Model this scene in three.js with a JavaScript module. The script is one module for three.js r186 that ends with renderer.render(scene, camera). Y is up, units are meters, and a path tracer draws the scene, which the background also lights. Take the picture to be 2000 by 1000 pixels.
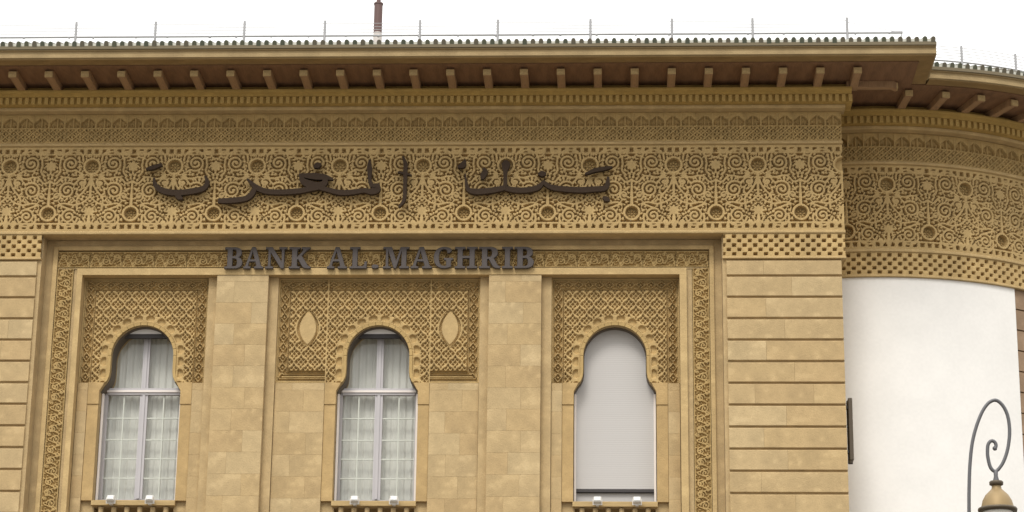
import * as THREE from 'three';
import { mergeGeometries } from 'three/addons/utils/BufferGeometryUtils.js';
import { RoundedBoxGeometry } from 'three/addons/geometries/RoundedBoxGeometry.js';
import { FontLoader } from 'three/addons/loaders/FontLoader.js';
import { TextGeometry } from 'three/addons/geometries/TextGeometry.js';

// ------------------------------------------------------------------ camera, sky, sun
// Facade coordinates: x along the front, z towards the street, heights measured from the
// rosette line of the frieze, which lies H metres above the pavement.
const H = 17.5;
const scene = new THREE.Scene();
const camera = new THREE.PerspectiveCamera(12.18, 2, 0.5, 3000);
camera.position.set(10.866, H - 15.822, 43.744);
camera.up.set(0.0015, 0.9526, 0.3043);
camera.lookAt(10.866 - 0.0438, H - 15.822 + 0.3040, 43.744 - 0.9517);
scene.add(camera);

const renderer = new THREE.WebGLRenderer({ antialias: true });
renderer.toneMapping = THREE.LinearToneMapping;
renderer.toneMappingExposure = 1.64;
renderer.shadowMap.enabled = true;

{ // overcast sky: brighter towards the zenith, a touch warm towards the horizon
  const w = 512, h = 256, data = new Float32Array(w * h * 4);
  for (let j = 0; j < h; j++) {
    const el = (j + 0.5) / h * Math.PI - Math.PI / 2;
    const s = Math.max(0, Math.sin(el));
    const L = 1.7 * (0.62 + 1.75 * s) / 2.37;
    for (let i = 0; i < w; i++) {
      const k = (j * w + i) * 4;
      data[k] = L * 1.005; data[k + 1] = L * 0.995; data[k + 2] = L * (0.965 + 0.02 * s); data[k + 3] = 1;
    }
  }
  const t = new THREE.DataTexture(data, w, h, THREE.RGBAFormat, THREE.FloatType);
  t.mapping = THREE.EquirectangularReflectionMapping;
  t.magFilter = THREE.LinearFilter; t.minFilter = THREE.LinearFilter; t.needsUpdate = true;
  scene.background = t; scene.environment = t;
}
const sun = new THREE.DirectionalLight(new THREE.Color(1, 0.955, 0.88), 1.15);
sun.position.set(-3, H + 40, 34); sun.target.position.set(6, H - 3, 0);
sun.castShadow = true; sun.shadow.radius = 36; sun.shadow.mapSize.set(2048, 2048);
Object.assign(sun.shadow.camera, { left: -40, right: 40, top: 40, bottom: -40, near: 1, far: 150 });
scene.add(sun, sun.target);

// ------------------------------------------------------------------ helpers
let seed = 20240611;
const rnd = () => { seed = (seed + 0x6D2B79F5) | 0; let t = Math.imul(seed ^ (seed >>> 15), 1 | seed); t = (t + Math.imul(t ^ (t >>> 7), 61 | t)) ^ t; return ((t ^ (t >>> 14)) >>> 0) / 4294967296; };
const names = new Map();
function numbered(n) { const k = names.get(n) || 0; names.set(n, k + 1); return k ? `${n}_${String(k).padStart(3, '0')}` : n; }
function thing(name, label, category, pos = [0, 0, 0], group) {
  const o = new THREE.Group(); o.name = numbered(name); o.position.set(...pos);
  o.userData = { label, category }; if (group) o.userData.group = group;
  scene.add(o); return o;
}
function part(parent, name, geo, mat, pos = [0, 0, 0], ry = 0, extra) {
  const m = new THREE.Mesh(geo, mat); m.name = name; m.position.set(...pos); m.rotation.y = ry;
  m.castShadow = m.receiveShadow = true; if (extra) Object.assign(m.userData, extra);
  parent.add(m); return m;
}
const smooth = (a, b, x) => { const t = Math.min(1, Math.max(0, (x - a) / (b - a))); return t * t * (3 - 2 * t); };
const pick = a => a[Math.floor(rnd() * a.length)];

// periodic value noise, for the textures
function makeNoise(n) {
  const g = new Float32Array(n * n); for (let i = 0; i < n * n; i++) g[i] = rnd();
  return (x, y) => {
    const xi = Math.floor(x), yi = Math.floor(y), fx = x - xi, fy = y - yi;
    const sx = fx * fx * (3 - 2 * fx), sy = fy * fy * (3 - 2 * fy);
    const a = ((xi % n) + n) % n, b = (a + 1) % n, c = ((yi % n) + n) % n, d = (c + 1) % n;
    return (g[c * n + a] * (1 - sx) + g[c * n + b] * sx) * (1 - sy) + (g[d * n + a] * (1 - sx) + g[d * n + b] * sx) * sy;
  };
}
const toS = v => Math.round(255 * Math.min(1, Math.max(0, v <= 0.0031308 ? v * 12.92 : 1.055 * Math.pow(v, 1 / 2.4) - 0.055)));
function texture(n, f, repeat, srgb = true) {
  const d = new Uint8Array(n * n * 4);
  for (let j = 0; j < n; j++) for (let i = 0; i < n; i++) {
    const c = f(i / n, j / n), k = (j * n + i) * 4;
    for (let q = 0; q < 3; q++) d[k + q] = srgb ? toS(c[q]) : Math.round(255 * Math.min(1, Math.max(0, c[q])));
    d[k + 3] = 255;
  }
  const t = new THREE.DataTexture(d, n, n);
  t.wrapS = t.wrapT = THREE.RepeatWrapping; t.magFilter = THREE.LinearFilter; t.minFilter = THREE.LinearMipmapLinearFilter;
  t.generateMipmaps = true; t.colorSpace = srgb ? THREE.SRGBColorSpace : THREE.NoColorSpace;
  t.repeat.set(repeat, repeat); t.needsUpdate = true; return t;
}
// ------------------------------------------------------------------ materials
const n8 = makeNoise(8), n16 = makeNoise(16), n32 = makeNoise(32), n64 = makeNoise(64), n128 = makeNoise(128), n256 = makeNoise(256);
// limestone: ochre ground, paler lime blotches, small darker pits and grain
const stoneMap = texture(512, (u, v) => {
  const a = n8(u * 8, v * 8), b = n16(u * 16 + 3, v * 16), c = n32(u * 32, v * 32 + 5), d = n128(u * 128, v * 128), e = n256(u * 256, v * 256);
  const m = 0.86 + 0.12 * (a - 0.5) + 0.10 * (b - 0.5) + 0.09 * (c - 0.5) + 0.08 * (d - 0.5) + 0.08 * (e - 0.5);
  const pale = 0.8 * smooth(0.58, 0.86, 0.6 * b + 0.25 * c + 0.15 * d);
  const pit = smooth(0.80, 0.92, d) * 0.14;
  const k = m * (1 - pit);
  return [k + 0.10 * pale, k * 0.985 + 0.115 * pale, k * 0.96 + 0.13 * pale];
}, 1 / 2.6);
const stoneBump = texture(256, (u, v) => { const q = 0.5 * n64(u * 64, v * 64) + 0.5 * n128(u * 128, v * 128); return [q, q, q]; }, 1 / 1.3, false);
const stoneM = (r, g, b) => new THREE.MeshStandardMaterial({ color: new THREE.Color().setRGB(r, g, b), map: stoneMap, bumpMap: stoneBump, bumpScale: 0.004, roughness: 0.92, side: THREE.DoubleSide });
const M = {};
M.ashlar = [stoneM(0.512, 0.378, 0.198), stoneM(0.500, 0.364, 0.187), stoneM(0.524, 0.392, 0.211), stoneM(0.506, 0.370, 0.190), stoneM(0.537, 0.408, 0.224), stoneM(0.494, 0.358, 0.184), stoneM(0.516, 0.382, 0.201)];
M.stone = M.ashlar[0];
M.trim = stoneM(0.545, 0.395, 0.190);
M.carved = stoneM(0.515, 0.365, 0.162);
M.carvedB = stoneM(0.485, 0.34, 0.142);
M.jamb = stoneM(0.495, 0.345, 0.158);
M.fascia = stoneM(0.36, 0.265, 0.135);
M.beam = stoneM(0.29, 0.19, 0.075);
M.dentil = stoneM(0.56, 0.39, 0.135);
M.dent = stoneM(0.47, 0.315, 0.095);
const woodMap = texture(256, (u, v) => { const q = 0.75 + 0.3 * n16(u * 16, v * 4) + 0.25 * (n128(u * 128, v * 16) - 0.5); return [q, q * 0.97, q * 0.94]; }, 1 / 1.5);
const woodM = (r, g, b) => new THREE.MeshStandardMaterial({ color: new THREE.Color().setRGB(r, g, b), map: woodMap, roughness: 0.75, side: THREE.DoubleSide });
M.soffit = woodM(0.205, 0.110, 0.055);
M.bracket = woodM(0.36, 0.225, 0.12);
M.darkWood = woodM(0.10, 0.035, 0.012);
const plain = (r, g, b, o = {}) => new THREE.MeshStandardMaterial(Object.assign({ color: new THREE.Color().setRGB(r, g, b), roughness: 0.6, side: THREE.DoubleSide }, o));
M.bed = plain(0.16, 0.13, 0.08, { roughness: 0.9 });
M.tiles = [plain(0.085, 0.088, 0.055, { roughness: 0.35 }), plain(0.07, 0.078, 0.052, { roughness: 0.4 }), plain(0.105, 0.092, 0.062, { roughness: 0.45 })];
M.tileEnd = plain(0.045, 0.036, 0.026, { roughness: 0.9 });
M.pan = plain(0.72, 0.72, 0.64, { roughness: 0.5 });
const paintMap = texture(256, (u, v) => { const q = 0.97 + 0.05 * (n8(u * 8, v * 8) - 0.5) + 0.04 * (n64(u * 64, v * 64) - 0.5); return [q, q, q]; }, 1 / 3);
M.white = plain(0.79, 0.772, 0.74, { map: paintMap, roughness: 0.8 });
M.frame = plain(0.47, 0.45, 0.46, { roughness: 0.45 });
M.rail = plain(0.78, 0.72, 0.67, { roughness: 0.5 });
M.muntin = plain(0.54, 0.56, 0.50, { roughness: 0.5 });
M.header = plain(0.78, 0.75, 0.72, { roughness: 0.5 });
M.archShade = plain(0.11, 0.085, 0.06, { roughness: 0.7 });  // dark colour standing in for shade in the arch reveals
M.darkBar = plain(0.035, 0.03, 0.03, { roughness: 0.6 });
M.shutter = plain(0.47, 0.452, 0.435, { roughness: 0.6 });
M.curtain = plain(0.60, 0.605, 0.55, { roughness: 1, map: texture(128, (u, v) => { const q = 0.90 + 0.09 * n32(u * 32, v * 2) + 0.05 * n64(u * 64, v * 64); return [q, q, q]; }, 1 / 1.2) });
M.glass = new THREE.MeshPhysicalMaterial({ color: 0xffffff, transmission: 1, thickness: 0, roughness: 0.03, ior: 1.5 });
M.bronze = new THREE.MeshPhysicalMaterial({ color: new THREE.Color().setRGB(0.045, 0.030, 0.020), roughness: 0.85, specularIntensity: 0.35, side: THREE.DoubleSide });
M.letter = plain(0.066, 0.054, 0.050, { roughness: 0.7 });
M.iron = plain(0.10, 0.10, 0.105, { roughness: 0.5, metalness: 0.2 });
M.brass = plain(0.25, 0.175, 0.08, { roughness: 0.55, metalness: 0.35 });
M.brassDark = plain(0.09, 0.07, 0.045, { roughness: 0.5, metalness: 0.4 });
M.wire = plain(0.32, 0.32, 0.33, { roughness: 0.5 });
M.pole = plain(0.115, 0.062, 0.055, { roughness: 0.55 });
M.polePale = plain(0.55, 0.5, 0.47, { roughness: 0.6 });
M.plate = plain(0.06, 0.042, 0.022, { roughness: 0.6 });
M.lampBody = plain(0.66, 0.63, 0.58, { roughness: 0.4 });
M.lens = plain(0.60, 0.61, 0.60, { roughness: 0.1 });
M.shadedStone = stoneM(0.30, 0.205, 0.13);  // stone with the shading of the turned-away wall in its colour
M.opal = plain(0.78, 0.76, 0.70, { roughness: 0.25 });

// ------------------------------------------------------------------ geometry builders
// dressed block: chamfered front arrises, open back; origin at the centre of its back face
const blockCache = new Map();
function block(w, h, d, c = 0.006, variant = 0) {
  const key = [w.toFixed(3), h.toFixed(3), d.toFixed(3), c, variant].join();
  if (blockCache.has(key)) return blockCache.get(key);
  const x = w / 2, y = h / 2, P = [], U = [], I = [];
  const ou = variant * 0.731 + 0.13, ov = variant * 0.417;
  const quad = (a, b, cc, dd) => { const i = P.length / 3; for (const p of [a, b, cc, dd]) { P.push(...p); U.push(p[0] + p[2] + ou, p[1] + p[2] * 0.7 + ov); } I.push(i, i + 1, i + 2, i, i + 2, i + 3); };
  const cx = Math.min(c, 0.0012), f = [[-x + cx, -y + c, d], [x - cx, -y + c, d], [x - cx, y - c, d], [-x + cx, y - c, d]];
  const m = [[-x, -y, d - c], [x, -y, d - c], [x, y, d - c], [-x, y, d - c]], b = [[-x, -y, 0], [x, -y, 0], [x, y, 0], [-x, y, 0]];
  quad(...f);
  for (let i = 0; i < 4; i++) { const j = (i + 1) % 4; quad(m[i], m[j], f[j], f[i]); quad(b[i], b[j], m[j], m[i]); }
  const g = new THREE.BufferGeometry();
  g.setAttribute('position', new THREE.Float32BufferAttribute(P, 3)); g.setAttribute('uv', new THREE.Float32BufferAttribute(U, 2)); g.setIndex(I);
  const r = g.toNonIndexed(); r.computeVertexNormals(); blockCache.set(key, r); return r;
}
// box between two corners with uv in metres
function box(x0, x1, y0, y1, z0, z1) {
  const g = new THREE.BoxGeometry(x1 - x0, y1 - y0, z1 - z0); g.translate((x0 + x1) / 2, (y0 + y1) / 2, (z0 + z1) / 2); return metres(g);
}
function metres(g) {
  if (g.index) g = g.toNonIndexed(); if (!g.attributes.normal) g.computeVertexNormals();
  const p = g.attributes.position, n = g.attributes.normal, u = new Float32Array(p.count * 2);
  for (let i = 0; i < p.count; i++) {
    const ax = Math.abs(n.getX(i)), ay = Math.abs(n.getY(i)), az = Math.abs(n.getZ(i));
    if (az >= ax && az >= ay) { u[2 * i] = p.getX(i); u[2 * i + 1] = p.getY(i); } else if (ax >= ay) { u[2 * i] = p.getZ(i); u[2 * i + 1] = p.getY(i); } else { u[2 * i] = p.getX(i); u[2 * i + 1] = p.getZ(i); }
  }
  g.setAttribute('uv', new THREE.BufferAttribute(u, 2)); return g;
}
// straight moulding: profile [[z, y], ...] (closed) run from x0 to x1
function moulding(profile, x0, x1) {
  const s = new THREE.Shape(profile.map(([z, y]) => new THREE.Vector2(-z, y)));
  const g = new THREE.ExtrudeGeometry(s, { depth: x1 - x0, bevelEnabled: false });
  g.rotateY(Math.PI / 2); g.translate(x0, 0, 0); return metres(g);   // extrude axis -> +x, shape -z -> z
}
// the same profile swept round the wing
function sweep(profile, R, a0, a1, n = 64) {
  const pts = profile.map(([z, y]) => new THREE.Vector2(R + z, y)); pts.push(pts[0].clone());
  const P = [], U = [], I = [];
  for (let k = 0; k < pts.length - 1; k++) {
    const a = pts[k], b = pts[k + 1], base = P.length / 3, len = a.distanceTo(b);
    for (let i = 0; i <= n; i++) {
      const t = a0 + (a1 - a0) * i / n, s = Math.sin(t), c = Math.cos(t);
      P.push(a.x * s, a.y, a.x * c, b.x * s, b.y, b.x * c); U.push(R * t, a.y, R * t, a.y + len);
    }
    for (let i = 0; i < n; i++) { const q = base + 2 * i; I.push(q, q + 1, q + 3, q, q + 3, q + 2); }
  }
  const g = new THREE.BufferGeometry();
  g.setAttribute('position', new THREE.Float32BufferAttribute(P, 3)); g.setAttribute('uv', new THREE.Float32BufferAttribute(U, 2)); g.setIndex(I); g.computeVertexNormals();
  return g;
}
// carved relief as real geometry: h(u,v) in 0..1 -> depth below the face; skip(u,v) leaves the opening free; R bends it
function relief(u0, u1, v0, v1, step, depth, h, { skip, R, ou = 0 } = {}) {
  const nu = Math.round((u1 - u0) / step), nv = Math.round((v1 - v0) / step), P = new Float32Array((nu + 1) * (nv + 1) * 3), U = new Float32Array((nu + 1) * (nv + 1) * 2), I = [];
  for (let j = 0; j <= nv; j++) for (let i = 0; i <= nu; i++) {
    const u = u0 + (u1 - u0) * i / nu, v = v0 + (v1 - v0) * j / nv, k = j * (nu + 1) + i;
    const d = h(u, v) * depth - depth;
    if (R) { const a = u / R, r = R + d; P.set([r * Math.sin(a), v, r * Math.cos(a)], k * 3); } else P.set([u, v, d], k * 3);
    U.set([u + ou, v], k * 2);
  }
  for (let j = 0; j < nv; j++) for (let i = 0; i < nu; i++) {
    if (skip && skip(u0 + (u1 - u0) * (i + 0.5) / nu, v0 + (v1 - v0) * (j + 0.5) / nv)) continue;
    const k = j * (nu + 1) + i; I.push(k, k + 1, k + nu + 2, k, k + nu + 2, k + nu + 1);
  }
  const g = new THREE.BufferGeometry();
  g.setAttribute('position', new THREE.BufferAttribute(P, 3)); g.setAttribute('uv', new THREE.BufferAttribute(U, 2)); g.setIndex(I); g.computeVertexNormals();
  return g;
}
// brush strokes -> distance raster, for ribs and letters
const segDist = (px, py, s) => { const dx = s[2] - s[0], dy = s[3] - s[1], l = dx * dx + dy * dy; let t = l ? ((px - s[0]) * dx + (py - s[1]) * dy) / l : 0; t = t < 0 ? 0 : t > 1 ? 1 : t; const ex = px - s[0] - t * dx, ey = py - s[1] - t * dy; return Math.sqrt(ex * ex + ey * ey) - (s[4] + (s[5] - s[4]) * t); };
function spiral(cx, cy, r, turns, a0, dir, w, tail) {
  const out = []; let p = null; const n = Math.round(turns * 16);
  for (let i = 0; i <= n; i++) { const t = i / n, a = a0 + dir * t * turns * 2 * Math.PI, q = r * (1 - 0.86 * t); const b = [cx + q * Math.cos(a), cy + q * Math.sin(a)]; if (p) out.push([...p, ...b, w, w]); p = b; }
  out.push([...p, ...p, w * 1.7, w * 1.7]);
  if (tail) out.push([cx + r * Math.cos(a0), cy + r * Math.sin(a0), ...tail, w, w]);
  return out;
}
function curve(pts, w0, w1 = w0, n = 10) {
  const c = new THREE.CatmullRomCurve3(pts.map(p => new THREE.Vector3(p[0], p[1], 0))).getPoints(n), out = [];
  for (let i = 0; i < n; i++) out.push([c[i].x, c[i].y, c[i + 1].x, c[i + 1].y, w0 + (w1 - w0) * i / n, w0 + (w1 - w0) * (i + 1) / n]);
  return out;
}
const mirror = l => l.concat(l.map(s => [-s[0], s[1], -s[2], s[3], s[4], s[5]]));
const shift = (l, dx, dy = 0, fy = 1) => l.map(s => [s[0] + dx, dy + fy * s[1], s[2] + dx, dy + fy * s[3], s[4], s[5]]);
// raster of the distance to a stroke list over one period, with wrap in u
function raster(segs, u0, u1, v0, v1, n) {
  const nu = Math.round((u1 - u0) * n), nv = Math.round((v1 - v0) * n), D = new Float32Array((nu + 1) * (nv + 1)).fill(9);
  const W = u1 - u0, all = segs.concat(shift(segs, W), shift(segs, -W));
  for (const s of all) {
    const r = Math.max(s[4], s[5]) + 0.05;
    const i0 = Math.max(0, Math.ceil((Math.min(s[0], s[2]) - r - u0) * n)), i1 = Math.min(nu, Math.floor((Math.max(s[0], s[2]) + r - u0) * n));
    const j0 = Math.max(0, Math.ceil((Math.min(s[1], s[3]) - r - v0) * n)), j1 = Math.min(nv, Math.floor((Math.max(s[1], s[3]) + r - v0) * n));
    for (let j = j0; j <= j1; j++) for (let i = i0; i <= i1; i++) { const d = segDist(u0 + i / n, v0 + j / n, s), k = j * (nu + 1) + i; if (d < D[k]) D[k] = d; }
  }
  const at = (u, v) => { let x = ((u - u0) % W + W) % W * n; const i = Math.min(nu, Math.max(0, Math.round(x))), j = Math.min(nv, Math.max(0, Math.round((v - v0) * n))); return D[j * (nu + 1) + i]; };
  at.D = D; return at;
}
const fract = x => x - Math.floor(x);

// ------------------------------------------------------------------ ornament
const PER = 1.62, FT = 0.40, FB = -1.335;                 // period, top and bottom of the great frieze
const LOW = -0.968;                                        // height of the lower rosettes
// half-period motif, mirrored about u = 0; the second rosette stands at u = 0.81
const friezeSegs = (() => {
  let s = [];
  const w = 0.0185;
  s = s.concat(mirror([
    ...spiral(0.42, 0.06, 0.165, 1.8, -2.2, 1, w, [0.16, -0.17]),
    ...spiral(0.46, -0.50, 0.175, 1.9, 2.4, -1, w, [0.20, -0.22]),
    ...spiral(0.40, -1.03, 0.15, 1.7, 2.2, -1, w, [0.60, -0.80]),
    ...spiral(0.175, -0.34, 0.085, 1.2, 1.2, 1, w * 0.9),
    ...spiral(0.66, -0.62, 0.095, 1.3, -1.2, -1, w * 0.9),
    ...spiral(0.15, -1.16, 0.09, 1.2, 2.0, 1, w * 0.9),
    ...spiral(0.66, 0.26, 0.085, 1.2, -2.0, 1, w * 0.9),
    ...curve([[0.16, -0.17], [0.30, -0.26], [0.55, -0.22], [0.70, -0.36], [0.81, -0.30]], w, w),
    ...curve([[0.0, -0.62], [0.13, -0.74], [0.32, -0.80], [0.52, -0.76], [0.62, -0.80]], w, w),
    ...curve([[0.18, 0.12], [0.22, 0.27], [0.42, 0.31], [0.58, 0.24], [0.64, 0.05], [0.62, -0.12], [0.70, -0.2]], w, w),
    ...curve([[0.0, -0.22], [0.07, -0.42], [0.16, -0.55], [0.25, -0.66], [0.24, -0.9]], w, w),
    ...curve([[0.57, -1.0], [0.58, -1.12], [0.50, -1.22], [0.30, -1.22], [0.22, -1.06]], w, w),
  ]));
  s.push([0, -0.2, 0, -0.64, 0.03, 0.018], [0.81, -0.34, 0.81, -0.78, 0.018, 0.03], [0, -0.98, 0, -1.22, 0.02, 0.05]);
  // palmettes (eight lobes) between the upper rosettes and between the lower ones
  for (const [x, y, r] of [[0.81, 0.0, 0.085], [0, -0.93, 0.085]]) for (let k = 0; k < 8; k++) { const a = k * Math.PI / 4; s.push([x, y, x + r * Math.cos(a), y + r * Math.sin(a), 0.016, 0.026]); }
  // rings of the rosettes
  for (const [x, y, r] of [[0, 0, 0.152], [0.81, LOW, 0.142]]) for (let k = 0; k < 24; k++) { const a = k * Math.PI / 12, b = (k + 1) * Math.PI / 12; s.push([x + r * Math.cos(a), y + r * Math.sin(a), x + r * Math.cos(b), y + r * Math.sin(b), 0.024, 0.024]); }
  // border bands with square drops
  const drops = [];
  for (let k = 0; k < 11; k++) { const x = (k + 0.5) * PER / 11 - 0.81; drops.push([x, FB + 0.035, x, FB + 0.10, 0.032, 0.032], [x, FT - 0.1, x, FT - 0.03, 0.034, 0.034]); }
  s = s.concat(drops);
  s.push([-0.81, FB + 0.015, 0.81, FB + 0.015, 0.03, 0.03], [-0.81, FT - 0.015, 0.81, FT - 0.015, 0.03, 0.03], [-0.81, FB + 0.155, 0.81, FB + 0.155, 0.016, 0.016], [-0.81, FT - 0.15, 0.81, FT - 0.15, 0.014, 0.014]);
  // leaves in what is still empty
  const inRos = (x, y) => Math.hypot(x, y) < 0.19 || Math.hypot(Math.abs(x) - 0.81, y - LOW) < 0.18;
  for (let pass = 0; pass < 5000; pass++) {
    const x = rnd() * 0.81, y = FB + 0.18 + rnd() * (FT - FB - 0.34);
    if (inRos(x, y)) continue;
    let d = 9; for (const q of s) { const e = segDist(x, y, q); if (e < d) d = e; }
    if (d < 0.024) continue;
    const a = rnd() * 6.28, r = Math.min(0.026, d - 0.0115), l = 0.012;
    s.push(...mirror([[x - l * Math.cos(a), y - l * Math.sin(a), x + l * Math.cos(a), y + l * Math.sin(a), r, r * 0.6]]));
  }
  return s;
})();
const friezeD = raster(friezeSegs, -0.81, 0.81, FB, FT, 200);
const friezeH = (u, v) => {
  const uu = u - Math.round(u / PER) * PER;
  if (Math.hypot(uu, v) < 0.128 || Math.hypot(Math.abs(uu) - 0.81, v - LOW) < 0.118) return -0.45;
  const d = friezeD(u, v); return 1 - smooth(0.0035, 0.0125, d);
};
// perforated lattice band
const latticeH = (u, v) => {
  const a = 0.2015, b = 0.178, x = u / a, y = (v + 1.64) / b;
  const d = (i, j) => Math.max(Math.abs(fract(x + i) - 0.5) * a / 0.034, Math.abs(fract(y + j) - 0.5) * b / 0.029);
  const e = Math.min(d(0, 0), d(0.5, 0.5));
  const edge = Math.min(v + 1.86, -1.41 - v);
  return edge < 0.015 ? 1 : smooth(0.82, 1.12, e);
};
// upper frieze: little arcade with pierced diaper below
const UP0 = 0.48, UP1 = 1.08;
const arcadeH = (u, v) => {
  const p = 0.31, x = (fract(u / p) - 0.5) * p, ax = Math.abs(x), y = v - UP0;
  if (y < 0.025 || y > 0.575) return 1;
  if (y > 0.30) {                               // niches
    const rib = 0.155 - ax; if (rib < 0.02) return 1;
    const top = 0.53 - 0.9 * Math.max(0, ax - 0.02);
    if (y > top) return 0.85;
    const mid = Math.abs(ax - 0.075); if (y < 0.40 && mid < 0.012) return 0.8;
    return y > 0.33 ? 0.2 + 0.35 * (ax < 0.02 ? 1 : 0) : 0.9;
  }
  const q = 0.155, s = u / q, t = y / 0.14;
  const d1 = Math.abs(fract(s + t) - 0.5), d2 = Math.abs(fract(s - t) - 0.5);
  const c = Math.min(Math.hypot((fract(s) - 0.5) * q, (fract(t) - 0.5) * 0.12), Math.hypot((fract(s + 0.5) - 0.5) * q, (fract(t + 0.5) - 0.5) * 0.12));
  return Math.max(1 - smooth(0.13, 0.24, Math.min(d1, d2)), c < 0.03 ? 0.75 : 0) * 0.9 + 0.05;
};
// running scroll of the frame round the bay; u along the band, v across (0 .. 0.31)
const bandSegs = (() => {
  let s = []; const w = 0.0125;
  for (const [x, f] of [[0.105, 1], [0.31, -1], [0.515, 1]]) s = s.concat(spiral(x, 0.155 + f * 0.035, 0.088, 1.6, -f * 1.57, f, w), spiral(x + 0.1, 0.155 - f * 0.085, 0.05, 1.2, 0.4 * f, -f, w * 0.9));
  s.push(...curve([[0, 0.06], [0.1, 0.25], [0.2, 0.06], [0.31, 0.26], [0.41, 0.06], [0.52, 0.25], [0.62, 0.06]], w, w, 40));
  for (let i = 0; i < 500; i++) {
    const x = rnd() * 0.62, y = 0.03 + rnd() * 0.25; let d = 9; for (const q of s) { const e = segDist(x, y, q); if (e < d) d = e; }
    if (d > 0.024) { const a = rnd() * 6.28; s.push([x, y, x + 0.01 * Math.cos(a), y + 0.01 * Math.sin(a), Math.min(0.017, d - 0.014), 0.006]); }
  }
  return s;
})();
const bandD = raster(bandSegs, 0, 0.62, 0, 0.31, 160);
const bandH = (u, v) => v < 0.016 || v > 0.294 ? 1 : 1 - smooth(-0.003, 0.007, bandD(u, v));

// ------------------------------------------------------------------ window opening (about its axis)
const AC = -3.665, AR = 0.605, JW = 0.788, SILL = -6.51;
const flare = [[0.605, -3.98], [0.622, -4.09], [0.662, -4.18], [0.722, -4.255], [JW, -4.37]];
function openingPts() {
  const p = [[JW, SILL]]; for (let i = flare.length - 1; i >= 0; i--) p.push(flare[i]);
  for (let i = 0; i <= 28; i++) { const a = Math.PI * i / 28; p.push([AR * Math.cos(a), AC + AR * Math.sin(a)]); }
  for (const [x, y] of flare) p.push([-x, y]); p.push([-JW, SILL]); return p;
}
function openHalf(y) {
  if (y > AC) { const q = AR * AR - (y - AC) * (y - AC); return q > 0 ? Math.sqrt(q) : -1; }
  if (y > flare[0][1]) return AR;
  for (let i = 0; i < flare.length - 1; i++) if (y > flare[i + 1][1]) { const t = (flare[i][1] - y) / (flare[i][1] - flare[i + 1][1]); return flare[i][0] + t * (flare[i + 1][0] - flare[i][0]); }
  return JW;
}
const PT = -2.125, PB = -4.205;                            // carved window panel, top and bottom
function panelH(x0, x1, almonds) {
  return (x, y) => {
    const ex = Math.min(x - x0, x1 - x), ey = y - PB, et = PT - y, e = Math.min(ex, et, almonds && Math.abs(x) > 0.98 ? ey : 9);
    if (e < 0.022) return 1;
    // around the arch: ring, pockets, rim
    const up = y > AC, d = (up ? Math.hypot(x, y - AC) : Math.abs(x)) - AR;
    if (d < 0.215) {
      if (d < 0.058) return 0.6;
      const s = up ? Math.atan2(y - AC, Math.abs(x)) * 0.76 : (y - AC);
      const t = Math.abs(fract(s / 0.2387 + (up ? 0 : 0)) - 0.5);
      if (d < 0.095) return 0.8;
      const lobe = Math.hypot((t * 0.2387) / 0.082, (d - 0.135) / 0.068);   // scallops cut into the panel
      return 0.12 + 0.75 * smooth(0.85, 1.12, lobe);
    }
    if (almonds) {
      const ax = Math.abs(x) - 1.375, ay = y + 3.125;      // almond surrounds
      const k = Math.abs(ax) / (0.205 * Math.max(0.0001, 1 - Math.pow(Math.abs(ay) / 0.38, 2.1)));
      if (Math.abs(ay) < 0.38 && k < 1) return k > 0.80 ? 0.1 : 0.6;
      if (Math.abs(ay) < 0.42 && k < 1.22 && k > 0) return 1;
      const bx = Math.abs(x) - 0.98; if (bx > 0 && bx < 0.03) return 1;
    }
    const bw = 0.245;
    if (e < bw) {                                          // border: chain of lozenges between fillets
      if (e > bw - 0.045) return e > bw - 0.03 && e < bw - 0.012 ? 0.05 : 1;
      if (e < 0.05) return e < 0.036 ? 0.15 : 1;
      const along = et <= ex ? x : y, m = (e - 0.125) / 0.075, q = 0.2;
      const r = Math.abs(fract(along / q) - 0.5) * 2, k = Math.abs(m) + r;
      if (Math.abs(k - 0.9) < 0.17) return 1; if (k < 0.32) return 0.9; return 0.12;
    }
    // sebka diaper: two scales of crossing ribs with studs
    const p = 0.27, s = x / p, t = y / 0.33, wv = 0.06 * Math.sin(2 * Math.PI * (s * 2));
    const a = Math.abs(fract(s + t + wv) - 0.5), b = Math.abs(fract(s - t + wv) - 0.5);
    const f = 0.09, s2 = x / f, t2 = y / 0.11, c = Math.min(Math.abs(fract(s2 + t2) - 0.5), Math.abs(fract(s2 - t2) - 0.5));
    const big = 1 - smooth(0.075, 0.12, Math.min(a, b)), small = 1 - smooth(0.12, 0.24, c);
    return Math.max(big, 0.72 * small, 0.08);
  };
}

// ================================================================== GROUND
{
  const paveMap = texture(512, (u, v) => {
    const gx = fract(u * 8), gy = fract(v * 8 + (Math.floor(u * 8) % 2) * 0.5), j = gx < 0.03 || gy < 0.03 ? 0.75 : 1;
    const q = j * (0.9 + 0.2 * (n16(u * 16, v * 16) - 0.5) + 0.15 * (n128(u * 128, v * 128) - 0.5)); return [q, q, q];
  }, 1);
  const g = new THREE.PlaneGeometry(3000, 3000); g.rotateX(-Math.PI / 2);
  const uv = g.attributes.uv; for (let i = 0; i < uv.count; i++) uv.setXY(i, uv.getX(i) * 600, uv.getY(i) * 600);
  const m = new THREE.Mesh(g, plain(0.16, 0.145, 0.125, { map: paveMap, roughness: 0.95 })); m.name = 'ground'; m.receiveShadow = true;
  m.userData = { label: 'pale stone paving of the forecourt in front of the bank', category: 'paving', kind: 'structure' };
  scene.add(m);
}

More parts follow.
